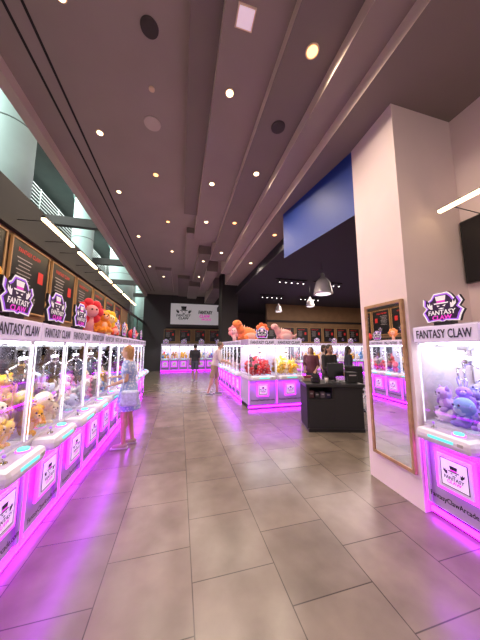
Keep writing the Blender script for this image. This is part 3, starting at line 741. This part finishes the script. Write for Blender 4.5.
person('man in pale shirt and tan shorts leaning toward a machine',(1.16,7.95,0),R90-0.25,1.8,(0.40,0.22,0.15),(0.10,0.07,0.05),(0.52,0.44,0.43),(0.26,0.18,0.11),(0.15,0.15,0.15),
       {-1:((-0.22,-0.18,1.08),(-0.17,-0.40,1.0)),1:((0.22,-0.18,1.08),(0.17,-0.40,1.0)),'feet':{-1:0.16,1:-0.1}},'shorts','short',0.28,False)
person('person in black t-shirt and dark shorts walking in the aisle',(0.72,11.4,0),2.9,1.72,(0.35,0.2,0.14),(0.03,0.02,0.02),(0.02,0.02,0.025),(0.06,0.06,0.09),(0.3,0.3,0.3),
       {-1:((-0.2,0.04,1.09),(-0.19,-0.06,0.85)),1:((0.2,0.04,1.09),(0.19,0.08,0.85)),'feet':{-1:0.12,1:-0.12}},'shorts','short',0.03,False)
person('woman with long dark hair in black clothes behind the counter',(3.55,5.05,0),0.15,1.66,(0.4,0.22,0.15),(0.02,0.012,0.01),(0.02,0.018,0.02),(0.02,0.02,0.02),(0.02,0.02,0.02),
       {-1:((-0.2,-0.08,1.1),(-0.12,-0.28,1.05)),1:((0.2,-0.05,1.1),(0.14,-0.27,1.02))},'trousers','long',0.08,True,sleeve=1.0)
person('person in a dark red top standing near the machines',(3.75,6.15,0),-0.7,1.6,(0.4,0.22,0.15),(0.03,0.02,0.015),(0.12,0.03,0.05),(0.03,0.03,0.05),(0.2,0.2,0.2),
       {-1:((-0.2,0.02,1.1),(-0.16,-0.18,0.98)),1:((0.2,0.02,1.1),(0.16,-0.18,0.98))},'trousers','long',0.05,True)
person('person in a pale top standing in the side hall',(4.5,6.6,0),0.6,1.66,(0.4,0.24,0.17),(0.05,0.03,0.02),(0.55,0.42,0.45),(0.04,0.04,0.06),(0.3,0.3,0.3),
       {-1:((-0.2,0.03,1.09),(-0.19,-0.02,0.86)),1:((0.2,0.03,1.09),(0.19,-0.02,0.86))},'trousers','bob',0.0,True)
person('person with dark hair in dark clothes standing in the side hall',(5.0,6.1,0),1.2,1.62,(0.4,0.22,0.15),(0.03,0.02,0.015),(0.03,0.03,0.05),(0.05,0.05,0.09),(0.2,0.2,0.2),
       {-1:((-0.2,0.03,1.09),(-0.19,-0.12,0.9)),1:((0.2,0.03,1.09),(0.19,-0.02,0.86))},'trousers','long',0.0,True)

# ---------------- lights ----------------
def area(name,loc,size,sy,power,col,rot=(0,0,0)):
    l = bpy.data.lights.new(name,'AREA'); l.shape = 'RECTANGLE'; l.size = size; l.size_y = sy; l.energy = power; l.color = col
    o = bpy.data.objects.new(name,l); COL.objects.link(o); o.location = loc; o.rotation_euler = rot; return o
SPILL = (0.50,0.03,1.0)  # tint of unseen lamps added under the ledges to spread the neon glow
area('neon_spill_fill',(-1.05,4.8,0.715),0.10,7.2,46,SPILL)
area('neon_spill_fill',(2.29,1.05,0.715),0.10,1.6,10,SPILL)
area('neon_spill_fill',(1.67,8.8,0.715),0.10,4.4,22,SPILL)
area('neon_spill_fill',(2.53,5.80,0.715),1.5,0.10,9,SPILL)
area('atrium_light',(-5.3,10,8.4),1.2,24,1200,(0.9,1.0,0.95))
area('side_hall_light',(7.5,8.5,4.1),5,4,380,(1.0,0.80,0.72))
W = bpy.data.worlds.new('world'); S.world = W; W.use_nodes = True
W.node_tree.nodes['Background'].inputs[0].default_value = (0.95,0.78,0.74,1); W.node_tree.nodes['Background'].inputs[1].default_value = 0.92

cam = bpy.data.cameras.new('cam'); co = bpy.data.objects.new('camera',cam); COL.objects.link(co)
cam.sensor_fit = 'VERTICAL'; cam.sensor_height = 36; cam.sensor_width = 27; cam.lens = 13.0; cam.clip_start = 0.05
co.location = (0,0,1.6); co.rotation_euler = (math.radians(96.67),0,math.radians(-14.5))
S.camera = co
S.view_settings.view_transform = 'Standard'
